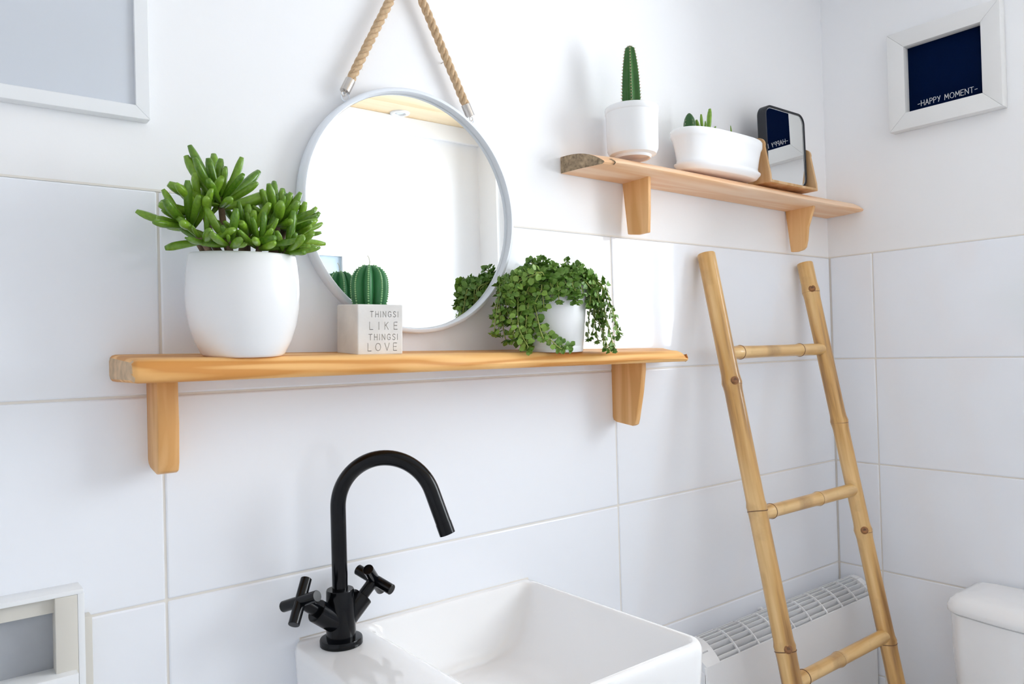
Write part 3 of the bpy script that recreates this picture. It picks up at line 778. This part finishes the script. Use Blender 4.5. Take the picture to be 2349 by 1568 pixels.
# tiny column cactus
def c2(a, z): return 1 - .18 * (.5 + .5 * math.cos(5 * a))
mk('cactus_stub', lathe([(0, .07), (.012, .07), (.0138, .085), (.0142, .095), (.0142, .112), (.0115, .123), (.007, .131), (.003, .1345), (0, .1355)], 40, c2, (-.105, .0)), CACT, PL, True)
parts = []
for k in range(5):
    a = 2 * math.pi * (k + .5) / 5
    for i in range(6):
        z_ = .092 + .040 * i / 5; r_ = (.0145, .0145, .0145, .013, .010, .005)[i]; parts.append(([v * .0009 + Vector((-.105 + r_ * math.cos(a), r_ * math.sin(a), z_)) for v in IV], IF))
mk('cactus_spines', merge(*parts), SPINE, PL, True)['kind'] = 'stuff'
def tinyleaf(b, d, L_, w, mi=0):
    o = bpy.data.objects.new('leaf', LM[mi]); COL.objects.link(o); o.parent = PL
    o.matrix_local = Matrix.Translation(b) @ basis(d, (1, 0, .0)).to_4x4() @ Matrix.Diagonal((L_ * w, L_ * w, L_, 1))
for b, d, L_, w, mi in (((-.054, 0, .074), (-.62, 0, 1), .056, .85, 0), ((-.050, 0, .074), (-.30, 0, 1), .066, .65, 1), ((-.046, 0, .074), (-.02, 0, 1), .052, .6, 3), ((-.042, 0, .074), (.24, 0, 1), .086, .62, 2), ((-.048, -.006, .074), (.1, -.6, 1), .040, .8, 0),
                        ((.064, 0, .072), (-.22, 0, 1), .060, .30, 0), ((.066, .003, .072), (.1, .3, 1), .030, .5, 1)):
    tinyleaf(Vector(b), Vector(d), L_, w, mi)

# ------------------------------------------------------------------ small tilting mirror on the upper shelf
SM = thing('vanity_mirror', 'black framed tilting table mirror on a bent oak stand', 'mirror', (1.807, -.066, TOP2 - .0005))
# stand: base with two ears
box('stand_base', (-.103, -.034, 0), (.103, .034, .007), OAK, SM, .0015, 2, world=False)
def ear(x0, x1):
    pr = [(-.034, 0), (-.0325, .02)]
    for k in range(13):
        a = math.radians(-15 + 210 * k / 12); pr.append((-.019 * math.cos(a) * 1.0, .098 + .019 * math.sin(a)))
    pr += [(.0325, .02), (.034, 0)]
    lo = [[Vector((x, y_, z_)) for y_, z_ in pr] for x in (x0, x1)]
    mk('stand_ear', bevelled(loft(lo), .001, 1, 40), OAK, SM, True, 35)
ear(-.110, -.1025); ear(.1025, .110)
for sgn in (-1, 1):
    mk('pivot_screw', tube([(sgn * .094, 0, .098), (sgn * .1108, 0, .098), (sgn * .1118, 0, .098)], .0042, 12), STEEL, SM, True, 40)
tm = Matrix.Translation((0, 0, .107)) @ Matrix.Rotation(math.radians(-1.0), 4, 'X')
def ml(hx, hz, y_, r): return [tm @ Vector((v.x, y_, v.y)) for v in rrect(-hx, hx, -hz, hz, r, 0, 10)]
hx, hz = .0915, .100
mk('mirror_frame', loft([ml(hx - .002, hz - .002, .012, .026), ml(hx, hz, .010, .028), ml(hx, hz, -.012, .028), ml(hx - .001, hz - .001, -.0135, .027), ml(hx - .005, hz - .005, -.0135, .023), ml(hx - .006, hz - .006, -.0105, .022)], True, False), BLKF, SM, True, 40)
mk('mirror_glass', loft([ml(hx - .0058, hz - .0058, -.0085, .022), ml(hx - .0058, hz - .0058, -.0108, .022)]), MIRROR, SM)
mk('glass_edge', loft([ml(hx - .0062, hz - .0062, -.0106, .022), ml(hx - .0062, hz - .0062, -.0112, .022), ml(hx - .0074, hz - .0074, -.0110, .021)], False, False), plain('pale_glass_edge', (.72, .74, .76), .3), SM, True)

# ------------------------------------------------------------------ framed navy print on the right wall
NP = thing('framed_print', 'navy print lettered in white, in a deep white box frame on the side wall', 'picture', (XR, -.342, 1.873))
NPp = .029
def bar(name, pts, x0, x1, mat, parent, bev=.0015):
    lo = [[Vector((x, y_, z_)) for y_, z_ in pts] for x in (x0, x1)]
    mk(name, bevelled(loft(lo), bev, 2, 30), mat, parent, True, 35, world=True)
ya, yb, za, zb = -.480, -.203, 1.873, 2.140; fw = .0445
ia, ib, ja, jb = ya + fw, yb - fw, za + fw, zb - fw
xf0, xf1 = XR - NPp, XR + .003
for pts in ([(ya, za), (yb, za), (ib, ja), (ia, ja)], [(ya, zb), (ia, jb), (ib, jb), (yb, zb)], [(ya, za), (ia, ja), (ia, jb), (ya, zb)], [(yb, za), (yb, zb), (ib, jb), (ib, ja)]):
    bar('frame_side', pts, xf0, xf1, FRAMEW, NP)
bar('print', [(ia - .002, ja - .002), (ib + .002, ja - .002), (ib + .002, jb + .002), (ia - .002, jb + .002)], XR - .004, XR - .001, NAVY, NP, .0002)
v, f_ = lettering('-HAPPY MOMENT-', .0142, 0, .0012, .0003, .146)
Mx = Matrix.Translation((XR - .0042, ib - .0220, ja + .0140)) @ Matrix.Rotation(-math.pi / 2, 4, 'Z')
mk('print_lettering', xf((v, f_), Mx), PRINTW, NP, world=True)

# ------------------------------------------------------------------ white frame at the upper left
LF = thing('picture_frame', 'large thin white picture frame with pale blank print on the plaster wall', 'picture', (-.02, 0, 1.647))
fa, fb, fz, ft, fd, fww = -.30, .2715, 1.6525, 2.10, .017, .0188
def fbar(pts): 
    lo = [[Vector((x, y_, z_)) for x, z_ in pts] for y_ in (-fd, .003)]
    mk('frame_side', bevelled(loft(lo), .0006, 1, 30), FRAMEL, LF, True, 35, world=True)
a1, b1, c1, d1 = fa + fww, fb - fww, fz + fww, ft - fww
for pts in ([(fa, fz), (fb, fz), (b1, c1), (a1, c1)], [(fa, ft), (a1, d1), (b1, d1), (fb, ft)], [(fa, fz), (a1, c1), (a1, d1), (fa, ft)], [(fb, fz), (fb, ft), (b1, d1), (b1, c1)]): fbar(pts)
box('print', (a1 - .002, -.0115, c1 - .002), (b1 + .002, -.0085, d1 + .002), PAPER, LF)

# picture on the wall behind the camera (seen in the round mirror)
BP = thing('photo_frame', 'small white framed seaside photo on the wall facing the mirror', 'picture', (1.31, YF, 1.44))
pa, pb_, pz, pt_ = 1.19, 1.434, 1.42, 1.738
for lo_, hi_ in (((pa, YF - .002, pz), (pa + .018, YF + .018, pt_)), ((pb_ - .018, YF - .002, pz), (pb_, YF + .018, pt_)), ((pa + .018, YF - .002, pz), (pb_ - .018, YF + .018, pz + .018)), ((pa + .018, YF - .002, pt_ - .018), (pb_ - .018, YF + .018, pt_))):
    box('frame_side', lo_, hi_, FRAMEL, BP, .001)
box('photo_sky', (pa + .018, YF - .001, 1.648), (pb_ - .018, YF + .006, pt_ - .018), plain('photo_sky_blue', (.62, .76, .86), .4, var=.12, vscale=12), BP)
box('photo_shore', (pa + .018, YF - .001, pz + .018), (pb_ - .018, YF + .006, 1.648), plain('photo_pebble_grey', (.42, .41, .42), .5, var=.4, vscale=90), BP)

# ceiling downlight (seen in the mirror)
DL = thing('ceiling_downlight', 'round white recessed downlight in the pine ceiling', 'ceiling light', (1.69, -1.745, ZC))
mk('bezel', xf(lathe([(.022, .004), (.024, -.004), (.030, -.007), (.041, -.0055), (.044, -.002), (.044, .002), (.022, .002)], 40), Matrix.Translation((1.69, -1.745, ZC))), CHROMEW, DL, True, 50, world=True)
mk('lens', xf(lathe([(0, -.0025), (.012, -.003), (.0225, -.001), (.0225, .003), (0, .003)], 32), Matrix.Translation((1.69, -1.745, ZC))), plain('frosted_lens', (.70, .74, .76), .2), DL, True, world=True)

# ------------------------------------------------------------------ bamboo ladder leaning on the wall
KL = .2
def lad(z_): return -.027 - KL * (1.517 - z_)
LD = thing('bamboo_ladder', 'bamboo ladder leaning on the tiled wall in front of the radiator', 'ladder', (1.745, lad(0), 0))
tilt = math.atan(KL)
def rail(X0, X1, r0, nodes_, ztop, scars, seed):
    """one culm along its own axis, local Z up the culm"""
    rr = random.Random(seed)
    A = Vector((X0, lad(.004), .004)); B = Vector((X1, lad(ztop), ztop)); L_ = (B - A).length; d = (B - A).normalized()
    ns = [((z_ - .004) / (ztop - .004)) * L_ for z_ in nodes_]
    prof = [(0, 0)]; N = 150
    for i in range(N + 1):
        s = L_ * i / N; r = r0 * (1 + .04 * math.sin(s * 3 + seed))
        for n_ in ns:
            q = (s - n_); r += .0030 * math.exp(-((q - .004) / .010) ** 2) - .0016 * math.exp(-((q) / .003) ** 2)
        if i == N: prof.append((r - .002, s - .0)); prof.append((r * .72, s + .0)); prof.append((r * .70, s - .02))
        else: prof.append((r, s if i < N - 1 else L_ - .0025))
    prof.append((0, L_ - .02))
    M = Matrix.Translation(A) @ basis(d, (1, 0, 0)).to_4x4()
    o = bpy.data.objects.new('rail', mesh('rail', *lathe(prof, 28))); COL.objects.link(o); o.parent = LD; o.data.materials.append(BAMBZ)
    for p in o.data.polygons: p.use_smooth = True
    o.data.set_sharp_from_angle(angle=math.radians(50))
    o.matrix_local = Matrix.Translation(-LD.location) @ M
    for n_ in ns:
        v, f_ = ring((0, 0, n_), (0, 0, 1), r0 * (1 + .04 * math.sin(n_ * 3 + seed)) + .0010, .0011, 32, 6); v = [Vector((q.x, q.y, q.z + .0012 * math.sin(2 * math.atan2(q.y, q.x) + seed))) for q in v]
        mk('node_ring', (v, f_), NODE, o, True)
    for z_, az in scars:
        s = ((z_ - .004) / (ztop - .004)) * L_; a = math.radians(az); c = Vector((math.cos(a), math.sin(a), 0))
        P = [c * (r0 - .004) + Vector((0, 0, s + .006)), c * (r0 + .0032) + Vector((0, 0, s + .008)), c * (r0 + .0042) + Vector((0, 0, s + .0085))]
        mk('branch_scar', tube(P, lambda u: .0105 - .003 * u, 14), NODEL, o, True, 40)
        P2 = [c * (r0 + .0030) + Vector((0, 0, s + .0085)), c * (r0 + .0052) + Vector((0, 0, s + .0085))]
        mk('bud_eye', tube(P2, .0038, 10), NODE, o, True, 40)
    return o
rail(1.532, 1.528, .0222, [.33, .615, .92, 1.211], 1.530, [(1.211, 236), (.615, 232)], 1)
rail(1.962, 1.966, .0212, [.25, .524, .801, 1.085, 1.444], 1.528, [(1.444, 222), (.801, 218)], 2)
def rung(z_, r0, nds, seed):
    A = Vector((1.535, lad(z_) + .0, z_)); B = Vector((1.960, lad(z_), z_)); L_ = (B - A).length
    prof = [(0, 0)]
    for i in range(61):
        s = L_ * i / 60; r = r0 * (1 + .03 * math.sin(s * 9 + seed))
        for n_ in nds: r += .0026 * math.exp(-((s - n_ + 1.535 - 0) / .009) ** 2) - .0012 * math.exp(-((s - n_ + 1.535) / .003) ** 2)
        prof.append((r, s))
    prof.append((0, L_))
    M = Matrix.Translation(A) @ Matrix.Rotation(math.pi / 2, 4, 'Y')
    v = xf(lathe(prof, 24), Matrix.Rotation(math.pi / 2, 4, 'Y'))
    o = link('rung', mesh('rung', *v), BAMBX, LD, True, 50); o.location = A - LD.location
    for n_ in nds: mk('node_ring', ring((n_ - 1.535, 0, 0), (1, 0, 0), r0 + .0012, .0011, 28, 6), NODE, o, True)
rung(1.286, .0158, [1.584, 1.846], 3); rung(.911, .0162, [1.580, 1.786], 4); rung(.545, .0165, [1.578, 1.729], 5); rung(.18, .0165, [1.60, 1.80], 6)

# ------------------------------------------------------------------ radiator / convector
RD = thing('convector_radiator', 'white convector radiator with an arched slatted top, against the tiled wall', 'radiator', (1.78, -.06, .14))
rx0, rx1, rdep = 1.366, 2.133, .112
def arch(y_):  # z of the grille over depth
    u = (-y_ - .012) / (rdep - .012); return .599 + .030 * (1 - (u - .38) ** 2 / .1444) if u < .38 else .629 - .039 * ((u - .38) / .62) ** 2
pr = [(-.012, .14), (-.012, .560), (-.020, .560), (-.020, .155), (-rdep + .008, .155), (-rdep + .008, .560), (-rdep, .582), (-rdep, .14)]
# body as an open-topped case
mk('case', merge(boxvf((rx0, -rdep, .14), (rx1, -rdep + .004, .590)), boxvf((rx0, -.014, .14), (rx1, -.008, .597)), boxvf((rx0, -rdep, .14), (rx0 + .004, -.008, .575)), boxvf((rx1 - .004, -rdep, .14), (rx1, -.008, .575)), boxvf((rx0, -rdep, .13), (rx1, -.008, .14))), RADW, RD, world=True)
for X in (rx0 - .0005, rx1 - .0175): box('side_panel', (X, -rdep - .0003, .13), (X + .018, -.009, .578), RADW, RD, .002)
box('core', (rx0 + .03, -rdep + .012, .15), (rx1 - .03, -.022, .535), plain('radiator_core_grey', (.55, .56, .57), .6), RD, .004)
cells = 9; gx0, gx1 = rx0 + .054, rx1 - .022
rib = []
NS = 9
for i in range(cells + 1):
    X = gx0 + (gx1 - gx0) * i / cells
    lo = []
    for k in range(21):
        y_ = -.012 - (rdep - .014) * k / 20; z_ = arch(y_)
        lo.append([Vector((X - .0017, y_, z_ - .006)), Vector((X + .0017, y_, z_ - .006)), Vector((X + .0017, y_, z_)), Vector((X - .0017, y_, z_))])
    mk('grille_rib', loft(lo), RADW, RD, world=True)
for k in range(NS):
    y_ = -.016 - (rdep - .024) * k / (NS - 1); z_ = arch(y_) - .0012
    lean = -.004
    lo = [[Vector((X, y_ + lean * -1, z_ - .020)), Vector((X, y_ + .0022 - lean, z_ - .020)), Vector((X, y_ + .0018, z_)), Vector((X, y_ - .0006, z_))] for X in (gx0, gx1)]
    mk('grille_slat', loft(lo), RADW, RD, world=True)
for (xa_, xb_, bulge) in ((rx0, gx0 + .001, -1), (gx1 - .001, rx1, 1)):
    lo = []
    for k in range(17):
        y_ = -.010 - (rdep - .0095) * k / 16; z_ = arch(max(-rdep, min(-.012, y_)))
        e = .006 * abs(2 * k / 16 - 1) ** 4
        xs = [xa_ + (e if bulge < 0 else 0), xb_ - (e if bulge > 0 else 0)]
        lo.append([Vector((xs[0], y_, z_ - .030)), Vector((xs[1], y_, z_ - .030)), Vector((xs[1], y_, z_)), Vector((xs[0], y_, z_))])
    cap = mk('end_cap', loft(lo), RADW, RD, True, 40, world=True)
    for q in range(4):
        y_ = -.024 - .022 * q; z_ = arch(y_); xm = (xa_ + xb_) / 2
        sl = (arch(y_ - .001) - arch(y_ + .001)) / -.002
        rl = root_loc(RD)
        carve(cap, [([Vector(q_) - rl for q_ in boxvf((xm - .012, y_ - .0014, z_ - .05), (xm + .012, y_ + .0014, z_ + .01))[0]], boxvf((0, 0, 0), (1, 1, 1))[1])])
mk('hanging_clip', tube([(1.722, -.010, .606), (1.722, -.010, .614), (1.722, -.016, .617), (1.722, -.02, .613)], .0045, 10), RADW, RD, True, world=True)
for X in (1.52, 2.0): box('foot', (X - .02, -.10, 0), (X + .02, -.03, .135), RADW, RD, .004)

# ------------------------------------------------------------------ wash basin
SK = thing('wash_basin', 'rectangular white ceramic wall basin with a tap ledge at one end', 'sink', (.71, -.22, .69))
bx0, bx1, by0, by1 = .462, .962, -.445, .003
zt = .850
L = []
def OL(i, z_, r): return rrect(bx0 + i, bx1 - i, by0 + i, by1 - i * .2, (max(.004, r - i), r * 1.3, r, r), z_, 10)
L += [OL(.09, .690, .05), OL(.03, .692, .045), OL(.012, .700, .042), OL(.004, .73, .04), OL(.0005, .80, .035), OL(0, .833, .032), OL(.0008, .841, .031), OL(.003, .8465, .030), OL(.006, .8493, .028)]
def IL(i, z_, r, dx=0.0):  # inner loop of the bowl; wide tap ledge on the left
    return rrect(bx0 + .128 + i * .8 + dx, bx1 - .0115 - i, by0 + .0125 + i * .45, by1 - .018 - i * .4, r, z_, 10)
L += [IL(-.001, .850, .022, -.026), IL(.0022, .8494, .022, -.016), IL(.005, .8465, .024, -.006), IL(.008, .840, .026, .003), IL(.018, .815, .032), IL(.034, .785, .040), IL(.055, .755, .045), IL(.075, .737, .048), IL(.105, .729, .045), IL(.16, .726, .025)]
# the tap ledge dips gently into the bowl
mk('basin', loft(L), CERAM, SK, True, 60, world=True)
mk('sealant', tube([(bx0 + .02, -.001, .8485), (.7, -.0005, .8486), (bx1 - .003, -.001, .8485)], .0024, 8), plain('cream_sealant', (.80, .77, .72), .6), SK, True, world=True)
mk('drain', lathe([(0, .7278), (.019, .7285), (.021, .7275), (.021, .724), (0, .724)], 28, c=(.775, -.225)), STEEL, SK, True, 40, world=True)
mk('trap_pipe', tube([(.775, -.225, .70), (.775, -.225, .60), (.775, -.20, .57), (.775, -.12, .57), (.775, .002, .57)], .017, 14), PLASTIC, SK, True, world=True)

# ------------------------------------------------------------------ black mixer tap
FX, FY = .5235, -.068
TAP = thing('mixer_tap', 'matt black swan-neck mixer tap with two cross handles on the basin ledge', 'tap', (FX, FY, .8497))
mk('base_ring', lathe([(0, 0), (.0325, 0), (.0335, .001), (.0335, .0085), (.0325, .0105), (.026, .0115), (0, .0115)], 40), BLACK, TAP, True, 35)
mk('body', lathe([(0, .010), (.0228, .010), (.0232, .014), (.0228, .050), (.0218, .0845), (.0208, .0865), (0, .0865)], 40), BLACK, TAP, True, 35)
th = math.radians(-45); rr_, z1, al, tail = .0785, 1.064 - .8495, math.radians(161), .070
P = [Vector((0, 0, z_)) for z_ in (.080, .10, .13, .16, .19, z1 - .008)]
d = Vector((math.cos(th), math.sin(th), 0))
for k in range(37):
    a = al * k / 36; P.append(d * rr_ * (1 - math.cos(a)) + Vector((0, 0, z1 + rr_ * math.sin(a))))
tdir = d * math.sin(al) + Vector((0, 0, math.cos(al))); E0 = P[-1]
P += [E0 + tdir * tail * k / 6 for k in range(1, 7)]
mk('spout', tube(P, .0122, 24), BLACK, TAP, True, 40)
mk('aerator', merge(tube([P[-1] - tdir * .018, P[-1] + tdir * .0005], .0126, 24), ), BLACK, TAP, True, 40)
for sgn, psi, ofs, el in ((-1, math.radians(30), .070, math.radians(38)), (1, math.radians(30), .0635, math.radians(42))):
    ax = Vector((sgn * math.cos(el), -.10 if sgn < 0 else .06, math.sin(el))).normalized()
    A = Vector((0, 0, .030)); 
    mk('valve_branch', tube([A, A + ax * .046, A + ax * .0535, A + ax * .0545], lambda u: .0178 if u < .9 else .0168, 28), BLACK, TAP, True, 35)
    C_ = A + ax * (ofs / math.cos(el))
    hd = mk('handle', tube([A + ax * .050, A + ax * .062, C_ - ax * .004], .0092, 20), BLACK, TAP, True, 35)
    e1 = Vector((0, 1, 0)); e1 = (e1 - ax * e1.dot(ax)).normalized(); e2 = ax.cross(e1)
    for q in (psi, psi + math.pi / 2):
        v = e1 * math.cos(q) + e2 * math.sin(q)
        mk('cross_bar', bevelled(tube([C_ - v * .037, C_ + v * .037], .0087, 20), .0006, 1, 50), BLACK, hd, True, 35)

# ------------------------------------------------------------------ toilet cistern
TO = thing('toilet', 'white toilet cistern with a rounded lid beside the bamboo ladder', 'toilet', (1.85, -.56, 0))
def TL(x0, x1, y0, y1, z_, r): return rrect(x0, x1, y0, y1, (.012, .012, r, r), z_, 8)
ty0, ty1 = -.760, -.362
# plan: back at the wall, bowed front
def tank_loop(i, z_, front=1.955, bow=.018):
    Lp = []; r = .05
    yA, yB = ty0 + i, ty1 - i
    pts = [(2.132, yB), (2.105, yB)]
    for k in range(9):
        a = math.pi / 2 * k / 8; pts.append((front + i + r - r * math.sin(a), yB - r + r * math.cos(a)))
    for k in range(1, 12):
        u = k / 12; yy = yB - r + (yA + r - (yB - r)) * u; pts.append((front + i - bow * (1 - (2 * u - 1) ** 2), yy))
    for k in range(9):
        a = math.pi / 2 * k / 8; pts.append((front + i + r - r * math.cos(a), yA + r - r * math.sin(a)))
    pts += [(2.105, yA), (2.132, yA)]
    return [Vector((x, y_, z_)) for x, y_ in pts]
mk('tank', loft([tank_loop(.03, .36), tank_loop(.012, .40), tank_loop(.006, .55), tank_loop(.004, .6395), tank_loop(.007, .6405)]), CERAM, TO, True, 45, world=True)
mk('tank_lid', loft([tank_loop(.010, .6425), tank_loop(.001, .643), tank_loop(-.002, .646), tank_loop(-.0015, .658), tank_loop(.004, .670), tank_loop(.014, .6785), tank_loop(.030, .683), tank_loop(.06, .685)]), CERAM, TO, True, 60, world=True)
mk('flush_button', lathe([(0, .6840), (.019, .6840), (.021, .6865), (.020, .6885), (0, .689)], 28, c=(2.04, -.561)), STEEL, TO, True, 40, world=True)
def bowl(s, z_, dx=0): return [Vector((1.78 + dx + .205 * s * math.cos(a) * (1.0 if math.cos(a) < 0 else .95), -.561 + .178 * s * math.sin(a), z_)) for a in [2 * math.pi * k / 40 for k in range(40)]]
mk('bowl', loft([bowl(.55, 0, .06), bowl(.55, .06, .06), bowl(.6, .18, .05), bowl(.85, .30, .02), bowl(1, .37), bowl(1, .385), bowl(.82, .385), bowl(.75, .36), bowl(.4, .24)]), CERAM, TO, True, 50, world=True)
mk('toilet_seat', loft([bowl(.99, .386), bowl(1.02, .390), bowl(1.02, .405), bowl(.98, .412), bowl(.6, .414)]), PLASTIC, TO, True, 50, world=True)
mk('pedestal', merge(boxvf((1.90, -.66, .0), (2.136, -.46, .37))), CERAM, TO, world=True)

# ------------------------------------------------------------------ white framed box with grey marble at the lower left
BX = thing('wall_cabinet', 'white wooden frame with a recessed grey marble panel, low on the tiled wall', 'cabinet', (.0, -.03, .70))
yo = -.030
def fq(name, x0, x1, z0, z1, ya_, yb_, mat, bev=.0012): return box(name, (x0, ya_, z0), (x1, yb_, z1), mat, BX, bev, 2)
fq('back_panel', -.32, .160, .70, .992, -.014, -.006, MARBLE, 0)
fq('top_rail', -.32, .142, .9785, 1.0015, -.030, -.008, CREAM)
fq('side_stile', .1375, .1635, .70, .9995, -.040, -.002, CREAM)
fq('bottom_rail', -.32, .1610, .8560, .9015, -.056, -.008, FRAMEL)
fq('top_trim', -.32, .1705, .9995, 1.0055, -.040, .001, FRAMEL, .0008)
fq('side_trim', .1635, .1715, .70, 1.0000, -.040, .001, FRAMEL, .0008)
fq('outer_post', .1675, .1830, .70, .9620, -.022, .001, CREAM)
fq('lower_panel', -.32, .165, .62, .70, -.03, .001, FRAMEL)
